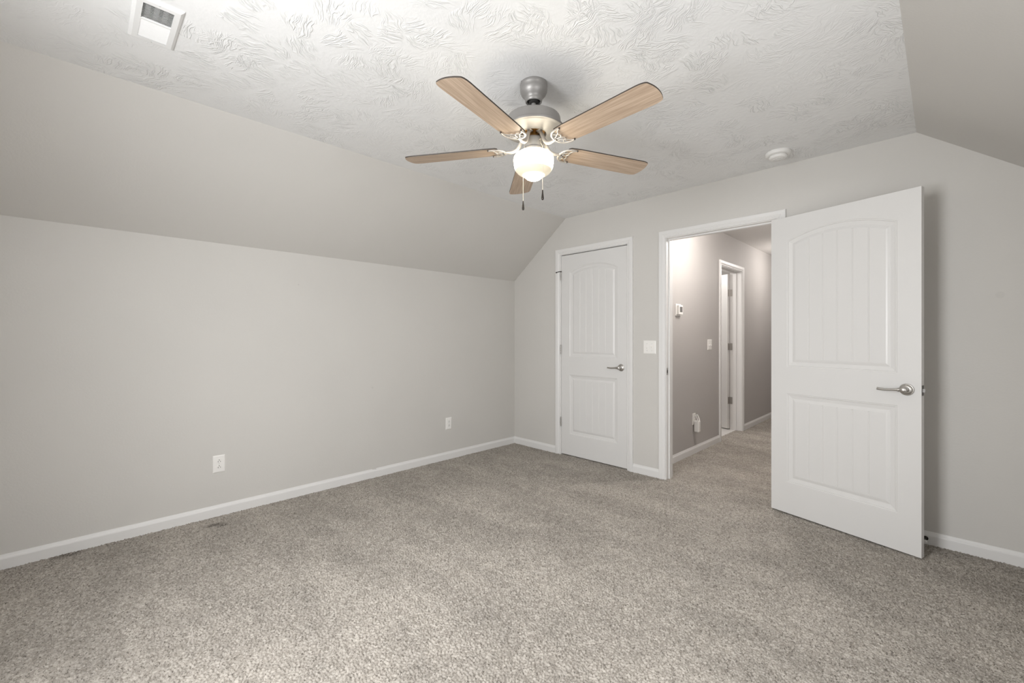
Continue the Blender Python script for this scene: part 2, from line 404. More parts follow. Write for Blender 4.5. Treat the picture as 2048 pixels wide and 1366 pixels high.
bm = bmesh.new(); box(bm, HX-0.14, HYE, -0.02, HXR+0.1, HYE+0.1, HC+0.05)
struct(obj('wall_hall_end', bm, M_hall), 'wall closing the far end of the hall', 'wall')
bm = bmesh.new(); box(bm, HX-0.14, TH, HC, HXR+0.1, HYE+0.1, HC+0.1)
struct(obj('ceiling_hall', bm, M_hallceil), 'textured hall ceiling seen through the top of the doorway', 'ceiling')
bm = bmesh.new()
box(bm, -0.6, 1.2, 0, HX-0.14, 1.26, 2.45); box(bm, -0.6, 3.24, 0, HX-0.14, 3.3, 2.45); box(bm, -0.66, 1.2, 0, -0.6, 3.3, 2.45); box(bm, -0.66, 1.2, 2.45, HX-0.14, 3.3, 2.5)
struct(obj('wall_bathroom', bm, M_hall), 'room walls beyond the half hidden hall door', 'wall')

# ---- baseboards
BBP = [(0, 0), (0.013, 0), (0.013, 0.054), (0.0115, 0.060), (0.0075, 0.066), (0.0055, 0.072), (0.004, 0.077), (0, 0.077)]
def baseboard(name, p0, p1, nrm, label, stations=None, m=None):
    """p0->p1 along the wall foot, nrm points into the room; stations: [(fraction, cut off the top)]"""
    bm = bmesh.new(); p0 = Vector(p0); p1 = Vector(p1); nrm = Vector(nrm)
    rings = []
    for s, cut in (stations or [(0, 0), (1, 0)]):
        b = p0.lerp(p1, s)
        rings.append([bm.verts.new((b.x+nrm.x*d, b.y+nrm.y*d, b.z+min(h, 0.077-cut))) for d, h in BBP])
    n = len(BBP)
    for A, B in zip(rings, rings[1:]):
        for i in range(n): bm.faces.new((A[i], A[(i+1) % n], B[(i+1) % n], B[i]))
    bm.faces.new(rings[0][::-1]); bm.faces.new(rings[-1])
    return struct(obj(name, bm, m or M_trim), label, 'baseboard')
Lr = -YF
def fr(y): return (y-YF)/Lr
baseboard('baseboard_left', (0, YF, 0), (0, 0, 0), (1, 0, 0), 'white baseboard along the left knee wall with a small chip in its top edge',
          stations=[(0, 0), (fr(-1.752), 0), (fr(-1.745), 0.006), (fr(-1.715), 0.010), (fr(-1.712), 0), (1, 0)])
baseboard('baseboard_back', (0.0, 0, 0), (CO[0]-0.06, 0, 0), (0, -1, 0), 'short white baseboard between the corner and the closet door')
baseboard('baseboard_middle', (1.513, 0, 0), (1.761, 0, 0), (0, -1, 0), 'short white baseboard below the two-gang switch')
baseboard('baseboard_right', (2.703, 0, 0), (RW, 0, 0), (0, -1, 0), 'white baseboard behind the open door')
baseboard('baseboard_side', (RW, YF, 0), (RW, 0, 0), (-1, 0, 0), 'white baseboard along the right knee wall')
baseboard('baseboard_hall', (HX, TH, 0), (HX, BO[0]-0.054, 0), (1, 0, 0), 'hall baseboard below the thermostat')
baseboard('baseboard_hall_far', (HX, BO[1]+0.054, 0), (HX, HYE, 0), (1, 0, 0), 'hall baseboard beyond the half hidden hall door')

# ---- door casings and jambs
CASP = [(0, 0), (0, 0.009), (0.003, 0.011), (0.008, 0.011), (0.010, 0.0085), (0.014, 0.0105), (0.021, 0.0145), (0.025, 0.0145), (0.027, 0.0165), (0.050, 0.0175), (0.0555, 0.0165), (0.057, 0.014), (0.057, 0)]
def casing(bm, a0, a1, top, place):
    """U-shaped mitred casing; place(u along the wall, depth off the wall, z) -> point"""
    rings = []
    for k in range(4):
        ring = []
        for u, d in CASP:
            s, z = ((a0-u, 0), (a0-u, top+u), (a1+u, top+u), (a1+u, 0))[k]
            ring.append(bm.verts.new(place(s, d, z)))
        rings.append(ring)
    n = len(CASP)
    for A, B in zip(rings, rings[1:]):
        for i in range(n): bm.faces.new((A[i], A[(i+1) % n], B[(i+1) % n], B[i]))
    bm.faces.new(rings[0][::-1]); bm.faces.new(rings[-1])
def jamb(bm, a0, a1, top, t0, t1, stop0, stop1, place, th=0.018, st=0.011):
    """jamb boards lining an opening whose clear width is a0..a1 and clear height top; stop strip between depths stop0..stop1"""
    def b(u0, u1, z0, z1, d0, d1):
        b2 = bmesh.new(); box(b2, 0, 0, 0, 1, 1, 1)
        vm = {}
        for v in b2.verts: vm[v] = bm.verts.new(place(u0+(u1-u0)*v.co.x, d0+(d1-d0)*v.co.y, z0+(z1-z0)*v.co.z))
        for f in b2.faces: bm.faces.new([vm[v] for v in f.verts])
        b2.free()
    b(a0-th, a0, 0, top+th, t0, t1); b(a1, a1+th, 0, top+th, t0, t1); b(a0, a1, top, top+th, t0, t1)
    b(a0, a0+st, 0, top, stop0, stop1); b(a1-st, a1, 0, top, stop0, stop1); b(a0+st, a1-st, top-st, top, stop0, stop1)
def strike(parent, name, P0, sx, sy, sz):
    bm = bmesh.new(); rbox(bm, -sx/2, -sy/2, -sz/2, sx/2, sy/2, sz/2, min(sx, sy)*0.3)
    box(bm, -sx/2-0.0004, -sy*0.18, -sz*0.22, sx/2+0.0004, sy*0.22, sz*0.22, 1)
    return obj(name, bm, [M_nickel, M_dark], parent, P0)
back = lambda s, d, z: (s, -d, z)                 # bedroom side of the gable wall
CJ = (0.6845, 1.4535, 2.066)                      # closet clear opening
DJ = (1.8235, 2.6435, 2.060)                      # doorway clear opening
t1 = bmesh.new(); casing(t1, CJ[0]-0.009, CJ[1]+0.002, CJ[2]+0.004, back); jamb(t1, CJ[0], CJ[1], CJ[2], 0.0, -TH, -0.040, -0.075, back, th=0.0084)
struct(obj('trim_1', t1, M_trim), 'white casing round the shut narrow closet door', 'door frame')
t2 = bmesh.new(); casing(t2, DJ[0]-0.006, DJ[1]+0.005, DJ[2]+0.005, back); jamb(t2, DJ[0], DJ[1], DJ[2], 0.0, -TH, -0.040, -0.076, back, th=0.012)
casing(t2, DJ[0]-0.006, DJ[1]+0.005, DJ[2]+0.005, lambda s, d, z: (s, TH+d, z))
T2 = struct(obj('trim_2', t2, M_trim), 'white casing and jambs round the open doorway to the hall', 'door frame')
tag(strike(T2, 'strike_plate', (DJ[0]+0.0006, 0.016, 0.925), 0.0016, 0.028, 0.060), 'small dark metal strike plate')
hall = lambda s, d, z: (HX+d, s, z)
BJ = (1.785, 2.516, 2.060)
t3 = bmesh.new(); casing(t3, BJ[0]-0.006, BJ[1]+0.005, BJ[2]+0.005, hall); jamb(t3, BJ[0], BJ[1], BJ[2], 0.0, -0.14, -0.062, -0.100, hall, th=0.012)
struct(obj('trim_3', t3, M_trim), 'white casing round the narrow door opening in the hall', 'door frame')

# ---- the window in the gable wall
wb = bmesh.new()
x0, x1, z0, z1 = WIN
for (a, b, c, d) in ((x0, x0+0.035, z0, z1), (x1-0.035, x1, z0, z1), (x0, x1, z0, z0+0.035), (x0, x1, z1-0.035, z1), (x0, x1, (z0+z1)/2-0.02, (z0+z1)/2+0.02)):
    box(wb, a, YF-0.08, c, b, YF-0.04, d)
casing(wb, x0, x1, z1, lambda s, d, z: (s, YF+d, max(z, z0)))
box(wb, x0-0.06, YF-0.02, z0-0.03, x1+0.06, YF+0.035, z0)
w1 = struct(obj('window_1', wb, M_trim), 'white sash window in the gable wall facing the doorway', 'window')
bm = bmesh.new(); box(bm, x0+0.03, YF-0.063, z0+0.03, x1-0.03, YF-0.058, z1-0.03); obj('pane', bm, M_glasspane, w1)

wb = bmesh.new()
y0, y1, z0, z1 = WIS  # side window added for the light it lets in, out of view
for (a, b, c, d) in ((y0, y0+0.035, z0, z1), (y1-0.035, y1, z0, z1), (y0, y1, z0, z0+0.035), (y0, y1, z1-0.035, z1), ((y0+y1)/2-0.02, (y0+y1)/2+0.02, z0, z1)):
    box(wb, RW+0.04, a, c, RW+0.08, b, d)
casing(wb, y0, y1, z1, lambda s, d, z: (RW-d, s, max(z, z0)))
box(wb, RW-0.035, y0-0.06, z0-0.03, RW+0.02, y1+0.06, z0)
w2 = struct(obj('added_window_2', wb, M_trim), 'low white window added unseen in the right knee wall to let in fill light', 'window')
bm = bmesh.new(); box(bm, RW+0.057, y0+0.03, z0+0.03, RW+0.062, y1-0.03, z1-0.03); obj('pane', bm, M_glasspane, w2)

# ------------------------------------------------------------------ panel doors
PROF = [(0, 0), (0.004, 0.0022), (0.008, 0.0022), (0.011, 0.0062), (0.020, 0.0078), (0.032, 0.0100), (0.035, 0.0100), (0.046, 0.0062), (0.054, 0.0045)]
def panel_loop(u0, u1, z0, zs, rise, d, N=28):
    """outline moved inwards by d: straight sides and foot, arched head when rise > 0"""
    a, b, c = u0+d, u1-d, z0+d
    if rise <= 0:
        return [(a, c), (b, c), (b, zs-d), (a, zs-d)]
    w = (u1-u0)/2; R = (w*w+rise*rise)/(2*rise); cz = zs+rise-R; cu = (u0+u1)/2; r = R-d
    ang = math.asin(min(1, (w-d)/r))
    return [(a, c), (b, c)]+[(cu+r*math.sin(ang*(1-2*i/N)), cz+r*math.cos(ang*(1-2*i/N))) for i in range(N+1)]
def door_face(bm, w, h, panels, y, sgn):
    """one moulded face lying in the plane y; depth goes sgn*depth inwards"""
    def V(u, z, d=0.0): return bm.verts.new((u, y+sgn*d, z))
    def quad(*p): bm.faces.new([V(*q) for q in p])
    (lo, up) = panels
    u0, u1 = lo[0], lo[1]
    quad((0, 0), (u0, 0), (u0, h), (0, h)); quad((u1, 0), (w, 0), (w, h), (u1, h))
    quad((u0, 0), (u1, 0), (u1, lo[2]), (u0, lo[2])); quad((u0, lo[3]), (u1, lo[3]), (u1, up[2]), (u0, up[2]))
    arc = panel_loop(*up[:5], 0)[2:]
    for p, q in zip(arc, arc[1:]): quad(p, q, (q[0], h), (p[0], h))
    for (a, b, c, zs, rise, ng, gd) in panels:
        loops = [[V(u, z, dep) for u, z in panel_loop(a, b, c, zs, rise, d)] for d, dep in PROF]
        for A, B in zip(loops, loops[1:]):
            n = len(A)
            for i in range(n): bm.faces.new((A[i], A[(i+1) % n], B[(i+1) % n], B[i]))
        # planked field: upright V-grooves run out just before the bevel
        D, DEP = PROF[-1]; w2 = (b-a)/2; cu = (a+b)/2
        if rise > 0: R = (w2*w2+rise*rise)/(2*rise); czz = zs+rise-R
        def topz(u): return (czz+math.sqrt(max((R-D)**2-(u-cu)**2, 0))) if rise > 0 else zs-D
        xs = [(a+D, 0)]
        pw = (b-a-2*D)/(ng+1)
        for k in range(1, ng+1):
            g = a+D+pw*k
            xs += [(g-0.0042, 0), (g-0.0009, gd), (g+0.0009, gd), (g+0.0042, 0)]
        xs.append((b-D, 0))
        xs2 = []                                   # extra cuts so the arched head stays round
        for (p, dp), (q, dq) in zip(xs, xs[1:]):
            xs2.append((p, dp))
            if q-p > 0.02:
                for k in range(1, 5): xs2.append((p+(q-p)*k/5, 0))
        xs2.append(xs[-1])
        cols = []
        for u, dp in xs2:
            zt = topz(u); zb = c+D
            cols.append([V(u, zb, DEP), V(u, zb+0.003, DEP+dp), V(u, zt-0.003, DEP+dp), V(u, zt, DEP)])
        for A, B in zip(cols, cols[1:]):
            for k in range(3): bm.faces.new((A[k], B[k], B[k+1], A[k+1]))
def door_leaf(name, w, h, grooves_low, t=0.035, gd_up=0.0030):
    bm = bmesh.new()
    pan = [(0.104, w-0.104, 0.212, 0.820, 0, 5, grooves_low), (0.104, w-0.104, 1.002, 1.866, 0.064, 5, gd_up)]
    door_face(bm, w, h, pan, 0.0, 1); door_face(bm, w, h, pan, t, -1)
    for p in (((0, 0, 0), (0, t, 0), (0, t, h), (0, 0, h)), ((w, 0, 0), (w, 0, h), (w, t, h), (w, t, 0)), ((0, 0, 0), (w, 0, 0), (w, t, 0), (0, t, 0)), ((0, 0, h), (0, t, h), (w, t, h), (w, 0, h))):
        bm.faces.new([bm.verts.new(q) for q in p])
    bmesh.ops.remove_doubles(bm, verts=bm.verts[:], dist=1e-5)
    return obj(name, bm, M_door)
def door_handle(parent, u, z, y=0.0, s=-1, lever_dir=-1):
    """rosette on the face (s=-1: face looks towards -y) with a lever pointing along lever_dir"""
    M = Matrix.Rotation(PI/2 if s < 0 else -PI/2, 4, 'X')
    bm = bmesh.new()
    lathe(bm, [(0.0, -0.001), (0.0330, -0.001), (0.0330, 0.003), (0.0315, 0.0055), (0.0285, 0.0065), (0.0275, 0.009), (0.0225, 0.0125), (0.0165, 0.0140), (0.0150, 0.0165), (0.0, 0.0165)], 48, M)
    bm2 = bmesh.new(); lathe(bm2, [(0.0, 0), (0.0028, 0), (0.0028, 0.003), (0, 0.003)], 12); merge(bm, bm2, M @ Matrix.Translation((0, 0.024, 0.008)))
    h = obj('door_handle', bm, M_nickel, parent, (u, y, z), sharp=35)
    bm = bmesh.new()
    lathe(bm, [(0.0, 0.012), (0.0118, 0.012), (0.0118, 0.020), (0.0095, 0.022), (0.0095, 0.028), (0.0140, 0.032), (0.0155, 0.044), (0.0140, 0.056), (0.0080, 0.060), (0, 0.0605)], 32, M)
    L = lever_dir
    path = smooth_path([(0.004*L, s*0.047, -0.001), (0.022*L, s*0.049, 0.000), (0.045*L, s*0.050, -0.002), (0.075*L, s*0.050, -0.0045), (0.100*L, s*0.049, -0.0045), (0.118*L, s*0.047, -0.002)], 6)
    tube(bm, path, lambda q: 0.0092-0.0030*min(1, q*2.2)+0.0018*max(0, q-0.7)/0.3, 14, Vector((0, 1, 0)), 0.72)
    b2 = bmesh.new(); lathe(b2, [(0.0, 0), (0.0102, 0), (0.0106, 0.004), (0.0102, 0.008), (0, 0.008)], 24)
    merge(bm, b2, Matrix.Translation((0.017*L, s*0.0485, -0.0005)) @ Matrix.Rotation(PI/2*L, 4, 'Y'))
    obj('lever', bm, M_nickel, h, sharp=40)
    return tag(h, 'satin nickel lever handle on a round stepped rosette')
def hinge(parent, loc, leaf=0.0, H=0.089, rot=0.0, leaf2=0.0, stop=False):
    bm = bmesh.new()
    for k in range(5): lathe(bm, [(0, 0), (0.0058, 0), (0.0062, 0.001), (0.0062, H/5-0.0016), (0.0058, H/5-0.0006), (0, H/5-0.0006)], 16, Matrix.Translation((0, 0, -H/2+k*H/5)))
    lathe(bm, [(0, H/2), (0.0045, H/2), (0.0055, H/2+0.003), (0.003, H/2+0.006), (0, H/2+0.0065)], 16)
    if leaf: box(bm, 0.001, 0.004, -H/2, 0.003, 0.004+leaf, H/2)
    if leaf2: box(bm, -leaf2, 0.003, -H/2, 0.0, 0.005, H/2)
    for w in ([leaf] if leaf else []):
        for zz in (-0.03, 0.0, 0.03): lathe(bm, [(0, 0), (0.004, 0), (0.003, 0.0012), (0, 0.0012)], 10, Matrix.Translation((0.003, 0.004+w*0.55, zz)) @ Matrix.Rotation(PI/2, 4, 'Y'))
    h = obj('hinge', bm, M_nickel, parent, loc, (0, 0, rot), sharp=40)
    if stop:
        bm = bmesh.new()
        tube(bm, smooth_path([(0, 0, H/2+0.004), (-0.018, -0.012, H/2+0.003), (-0.046, -0.018, H/2-0.004)], 5), lambda q: 0.0032+0.0012*(1-abs(2*q-1)), 10)
        lathe(bm, [(0, -0.004), (0.0075, -0.004), (0.0085, 0.0), (0.0085, 0.004), (0, 0.006)], 16, Matrix.Translation((0, 0, H/2+0.003)))
        lathe(bm, [(0, 0), (0.006, 0), (0.007, 0.004), (0.004, 0.009), (0, 0.009)], 14, Matrix.Translation((-0.044, -0.0175, H/2-0.004)) @ Matrix.Rotation(-PI/2, 4, 'Y') , 0)
        obj('hinge_stop', bm, M_darkmetal, h, sharp=40)
    return h

# closet door: shut, hinged on the left, lever on the right
D1 = door_leaf('door_1', 0.763, 2.043, 0.0012, gd_up=0.0022); D1.location = (0.688, 0.001, 0.014)
struct(D1, 'shut narrow white two-panel closet door with an arched planked top panel', 'door')
door_handle(D1, 0.700, 0.921)
hinge(D1, (-0.0035, -0.0045, 1.836), stop=True); hinge(D1, (-0.0035, -0.0045, 1.073)); hinge(D1, (-0.0035, -0.0045, 0.326))
bm = bmesh.new(); box(bm, 0.763, 0.004, -0.028, 0.7641, 0.028, 0.028); tag(obj('latch_plate', bm, M_darkmetal, D1, (0, 0, 0.921)), 'dark latch plate on the door edge')

# bedroom door: swung wide open into the room, almost back against the gable wall
D2 = door_leaf('door_2', 0.806, 2.030, 0.0026); D2.location = (2.630, -0.0705, 0.012); D2.rotation_euler = (0, 0, math.radians(-15.6))
struct(D2, 'wide open white two-panel door with planked arched panel, swung towards the right wall', 'door')
door_handle(D2, 0.744, 0.914); door_handle(D2, 0.744, 0.914, 0.035, 1)
for zz in (1.80, 1.06, 0.25): hinge(D2, (-0.002, 0.0405, zz))
bm = bmesh.new(); box(bm, 0.8055, 0.005, -0.028, 0.8070, 0.030, 0.028); lp = obj('latch_plate', bm, M_darkmetal, D2, (0, 0, 0.914)); tag(lp, 'dark metal latch plate on the door edge')
bm = bmesh.new(); prism(bm, [(0.806, 0.010), (0.8175, 0.012), (0.8175, 0.016), (0.806, 0.025)], 2, -0.009, 0.009); obj('latch_bolt', bm, M_bolt, lp)

# hall bathroom door: hinged on the far jamb, swung back into the bathroom
TH3 = math.radians(157)
D3 = door_leaf('door_3', 0.722, 2.030, 0.0026); D3.location = (HX-0.1435, 2.5125, 0.014); D3.rotation_euler = (0, 0, TH3)
struct(D3, 'white hall door swung inwards, only its hinge side showing past the casing', 'door')
for zz in (1.785, 1.078, 0.370):
    bm = bmesh.new(); Rj = Matrix.Rotation(-TH3, 4, 'Z')
    lathe(bm, [(0, -0.0445), (0.006, -0.0445), (0.006, 0.0445), (0, 0.0445)], 14)
    box(bm, 0.002, -0.0004, -0.0445, 0.0345, 0.0022, 0.0445, 0, Rj)     # leaf on the jamb
    box(bm, -0.0022, 0.002, -0.0445, 0.0, 0.0330, 0.0445)               # leaf on the door edge
    for w in (-0.025, 0.0, 0.025):
        lathe(bm, [(0, 0), (0.0042, 0), (0.003, 0.001), (0, 0.001)], 10, Rj @ Matrix.Translation((0.019, -0.0004, w)) @ Matrix.Rotation(PI/2, 4, 'X'))
    obj('hinge', bm, M_nickel, D3, (0, 0, zz), sharp=40)

# ------------------------------------------------------------------ ceiling fan
FAN = Vector((2.093, -1.981, CZ))
fan = empty('ceiling_fan', FAN)
tag(fan, 'five-blade ceiling fan with light oak blades, nickel body and lit schoolhouse globe', 'ceiling fan')
bm = bmesh.new(); lathe(bm, [(0.0, 0.0), (0.0635, 0.0), (0.0655, -0.004), (0.0655, -0.016), (0.0640, -0.018), (0.0655, -0.030), (0.0645, -0.041), (0.0590, -0.053), (0.0500, -0.063), (0.0440, -0.070), (0.0418, -0.0745), (0.0418, -0.080), (0.0400, -0.0885), (0.0360, -0.0910), (0.031, -0.086), (0.029, -0.070), (0.0, -0.066)], 64)
box(bm, -0.0662, -0.003, -0.014, -0.0635, 0.003, -0.001)
obj('canopy', bm, M_fan, fan, rot=(0, 0, 1.2), sharp=50)
bm = bmesh.new(); lathe(bm, [(0.0, -0.066), (0.024, -0.069), (0.0275, -0.078), (0.022, -0.090), (0.0128, -0.096), (0.0, -0.096)], 32); tag(obj('hanger_ball', bm, M_dark, fan), 'black hanger ball inside the canopy mouth')
bm = bmesh.new(); lathe(bm, [(0.0, -0.085), (0.0112, -0.085), (0.0112, -0.150), (0.017, -0.152), (0.018, -0.163), (0.0, -0.163)], 28); obj('downrod', bm, M_fan, fan, sharp=40)
bm = bmesh.new(); lathe(bm, [(0.0, -0.158), (0.060, -0.158), (0.095, -0.160), (0.118, -0.1635), (0.1265, -0.168), (0.1280, -0.172), (0.1285, -0.176), (0.1310, -0.196), (0.1325, -0.214), (0.1340, -0.2155), (0.1430, -0.2165), (0.1460, -0.2190), (0.1465, -0.2240), (0.1445, -0.2285), (0.1390, -0.2300), (0.1340, -0.2290), (0.1260, -0.2310), (0.100, -0.2370), (0.078, -0.2420), (0.067, -0.2445), (0.062, -0.2445), (0.060, -0.2415), (0.058, -0.2240), (0.0, -0.2220)], 72)
obj('motor_housing', bm, M_fan, fan, sharp=30)
bm = bmesh.new(); lathe(bm, [(0.0, -0.2220), (0.0555, -0.2230), (0.0555, -0.2320), (0.050, -0.2360), (0.020, -0.2380), (0.020, -0.268), (0.0, -0.268)], 48)
for k in range(10):
    a = 2*PI*k/10; lathe(bm, [(0, 0), (0.0032, 0), (0.0028, -0.003), (0, -0.0035)], 10, Matrix.Translation((0.043*math.cos(a), 0.043*math.sin(a), -0.2358)))
tag(obj('flywheel', bm, M_bronze, fan, sharp=40), 'bronze coloured flywheel glowing inside the motor opening')
bm = bmesh.new(); lathe(bm, [(0.0, -0.262), (0.020, -0.262), (0.042, -0.264), (0.0455, -0.267), (0.0465, -0.272), (0.0465, -0.312), (0.0500, -0.315), (0.0515, -0.319), (0.0515, -0.333), (0.046, -0.336), (0.0, -0.336)], 56)
for a in (0.4, 2.5, 4.6):
    lathe(bm, [(0, 0.048), (0.0035, 0.048), (0.0045, 0.056), (0.0045, 0.060), (0, 0.061)], 10, Matrix.Translation((0, 0, -0.325)) @ Matrix.Rotation(a, 4, 'Z') @ Matrix.Rotation(PI/2, 4, 'Y'))
fit = obj('light_fitter', bm, M_fan, fan, sharp=40)
bm = bmesh.new(); lathe(bm, [(0.0455, -0.328), (0.0480, -0.330), (0.0620, -0.3330), (0.0770, -0.3385), (0.0880, -0.3460), (0.0945, -0.3550), (0.0968, -0.3650), (0.0968, -0.3740), (0.0950, -0.3890), (0.0922, -0.4050), (0.0880, -0.4150), (0.0800, -0.4260), (0.0680, -0.4350), (0.0540, -0.4415), (0.0450, -0.4450), (0.0425, -0.4475), (0.0405, -0.4515), (0.0350, -0.4570), (0.0240, -0.4625), (0.0120, -0.4650), (0.0, -0.4655)], 64)
tag(obj('globe', bm, M_globe, fan), 'lit opal schoolhouse glass globe with a stepped base')
bpy.data.lights.new('fan_lamp_light', 'POINT')

BZ, PITCH, PH0 = -0.310, -0.1455, -0.0657
def blade_mesh():
    bm = bmesh.new(); out = []
    r0, r1 = 0.172, 0.652
    def hw(r): return 0.060+0.0075*(r-r0)/(r1-r0)
    pts = []
    # outline: squared root with clipped corners, gently widening, rounded tip
    left = [(r0, 0.046), (r0+0.010, 0.056)]+[(r0+0.010+(r1-0.055-r0-0.010)*k/8, hw(r0+0.010+(r1-0.055-r0-0.010)*k/8)) for k in range(1, 9)]
    tip = []
    h1 = hw(r1-0.055)
    for k in range(1, 12):
        s = k/12*PI/2
        tip.append((r1-0.055+0.020*math.sin(s)+0.030*math.sin(s)**1.0*(1-math.cos(s))**0.0*math.sin(s), h1*(1-0.22*(1-math.cos(s))**1.6)))
    cap = []
    e = tip[-1]
    for k in range(1, 9): 
        y = e[1]*(1-k/8); cap.append((e[0]+0.012*(1-(y/e[1])**2), y))
    half = left+tip+cap
    poly = half+[(x, -y) for x, y in half[::-1][1:]]
    T = 0.0028
    A = [bm.verts.new((x, y, -T)) for x, y in poly]; B = [bm.verts.new((x, y, T)) for x, y in poly]
    n = len(poly)
    for i in range(n):
        bm.faces.new((A[i], A[(i+1) % n], B[(i+1) % n], B[i])).material_index = 1
    f = bm.faces.new(A[::-1]); f.material_index = 0
    f = bm.faces.new(B); f.material_index = 1
    return bm
def iron_mesh():
    """blade iron in the blade frame: z=0 is the underside plane of the blade"""
    bm = bmesh.new(); zz = -0.0052; up = Vector((0, 0, 1))
    def cur(pts, r, k=6, fl=0.7): tube(bm, smooth_path([(x, y, zz) for x, y in pts], k), r, 10, up, fl)
    cur([(0.214, 0.052), (0.196, 0.055), (0.172, 0.050), (0.152, 0.034), (0.143, 0.012), (0.143, -0.012), (0.152, -0.034), (0.172, -0.050), (0.196, -0.055), (0.214, -0.052)], lambda q: 0.0032+0.0034*math.sin(PI*q))
    cur([(0.213, 0.052), (0.196, 0.043), (0.186, 0.028), (0.188, 0.012), (0.180, 0.0), (0.188, -0.012), (0.186, -0.028), (0.196, -0.043), (0.213, -0.052)], lambda q: 0.0026+0.0010*math.sin(PI*q))
    cur([(0.145, 0.010), (0.160, 0.014), (0.176, 0.024), (0.187, 0.030)], 0.0028); cur([(0.145, -0.010), (0.160, -0.014), (0.176, -0.024), (0.187, -0.030)], 0.0028)
    cur([(0.143, 0.0), (0.160, 0.0), (0.181, 0.0)], lambda q: 0.0050-0.0020*q)
    cur([(0.160, 0.040), (0.168, 0.030), (0.172, 0.022)], 0.0024); cur([(0.160, -0.040), (0.168, -0.030), (0.172, -0.022)], 0.0024)
    return bm
def arm_mesh():
    bm = bmesh.new()
    # in the fan frame (radial x), from the flywheel down, out and up to the iron
    p = smooth_path([(0.030, 0, -0.2370), (0.046, 0, -0.2480), (0.058, 0, -0.2670), (0.072, 0, -0.2950), (0.088, 0, -0.3125), (0.110, 0, -0.3195), (0.132, 0, -0.3185), (0.148, 0, -0.3165)], 8)
    tube(bm, p, lambda q: 0.0068+0.0022*math.sin(PI*min(1, q*1.15)), 14, Vector((0, 1, 0)), 1.0)
    rbox(bm, 0.026, -0.011, -0.2415, 0.052, 0.011, -0.2355, 0.002)
    return bm
Rp = Matrix.Rotation(PITCH, 4, 'X')
blade0 = obj('blade', blade_mesh(), [M_blade, M_blade_edge], fan)
iron0 = obj('blade_iron', iron_mesh(), M_iron, fan, sharp=60)
b2 = bmesh.new(); b2.from_mesh(iron0.data)
# the iron lies in the pitched blade plane; the arm joins it in the fan's own frame
for v in b2.verts: v.co = (Matrix.Translation((0, 0, BZ-0.0028)) @ Rp) @ v.co
am = arm_mesh(); merge(b2, am)
b2.to_mesh(iron0.data); b2.free()
for p in iron0.data.polygons: p.use_smooth = True
bm = bmesh.new(); lathe(bm, [(0, -0.001), (0.0038, -0.001), (0.0038, -0.0062), (0.0028, -0.0076), (0, -0.0080)], 14)
scr = []
for (x, y) in ((0.2145, 0.0525), (0.2145, -0.0525), (0.150, 0.0)):
    if not scr: s0 = obj('screw', bm, M_darkmetal, iron0, sharp=50)
    else: s0 = scr[0].copy(); COL.objects.link(s0); s0.parent = iron0
    s0.matrix_local = Matrix.Translation((0, 0, BZ-0.0028)) @ Rp @ Matrix.Translation((x, y, 0 if x > 0.2 else -0.003))
    scr.append(s0)
for k in range(5):
    a = PH0+2*PI*k/5
    bl = blade0 if k == 0 else blade0.copy(); ir = iron0 if k == 0 else iron0.copy()
    if k:
        COL.objects.link(bl); COL.objects.link(ir); bl.parent = fan; ir.parent = fan
        for s0 in scr: c = s0.copy(); COL.objects.link(c); c.parent = ir
    bl.matrix_local = Matrix.Rotation(a, 4, 'Z') @ Matrix.Translation((0, 0, BZ)) @ Rp
    ir.matrix_local = Matrix.Rotation(a, 4, 'Z')
    tag(bl, 'light oak blade with a dark edge'); tag(ir, 'pale nickel blade iron with leaf cut-outs')
FW = Vector((-math.sin(YAW), math.cos(YAW), 0)); RT = Vector((math.cos(YAW), math.sin(YAW), 0))
def pull_chain(start_pts, zend):
    bm = bmesh.new()
    path = [Vector(p) for p in start_pts]
    dense = []
    for a, b in zip(path, path[1:]):
        n = max(2, int((b-a).length/0.0009)); dense += [a.lerp(b, i/n) for i in range(n)]
    dense.append(path[-1])
    def rr(i): return 0.0007+0.0010*abs(math.sin(i*0.0009/0.0034*PI))
    rings = []
    L = len(dense)
    tube(bm, dense, lambda q: rr(q*(L-1)), 6, Vector((1, 0.3, 0)))
    c = obj('pull_chain', bm, M_chain, fan)
    e = path[-1]
    bm = bmesh.new(); lathe(bm, [(0, 0.002), (0.0018, 0.001), (0.0026, -0.003), (0.0034, -0.014), (0.0050, -0.028), (0.0060, -0.037), (0.0056, -0.042), (0.0038, -0.0455), (0, -0.047)], 20)
    tag(obj('fob', bm, M_darkmetal, c, e), 'dark bronze teardrop fob')
    return c
f0 = RT*0.026-FW*0.041
g0 = RT*0.036-FW*0.102
pull_chain([Vector((0, 0, -0.285))+f0*0.96, Vector((0, 0, -0.287))+f0*1.25, Vector((0, 0, -0.320))+g0*0.80, Vector((0, 0, -0.345))+g0, Vector((0, 0, 1.894-CZ))+g0], 0)
f1 = -RT*0.028+FW*0.038; g1 = -RT*0.048+FW*0.098
pull_chain([Vector((0, 0, -0.285))+f1*0.96, Vector((0, 0, -0.287))+f1*1.2, Vector((0, 0, -0.318))+g1*0.80, Vector((0, 0, -0.343))+g1, Vector((0, 0, 1.906-CZ))+g1], 0)

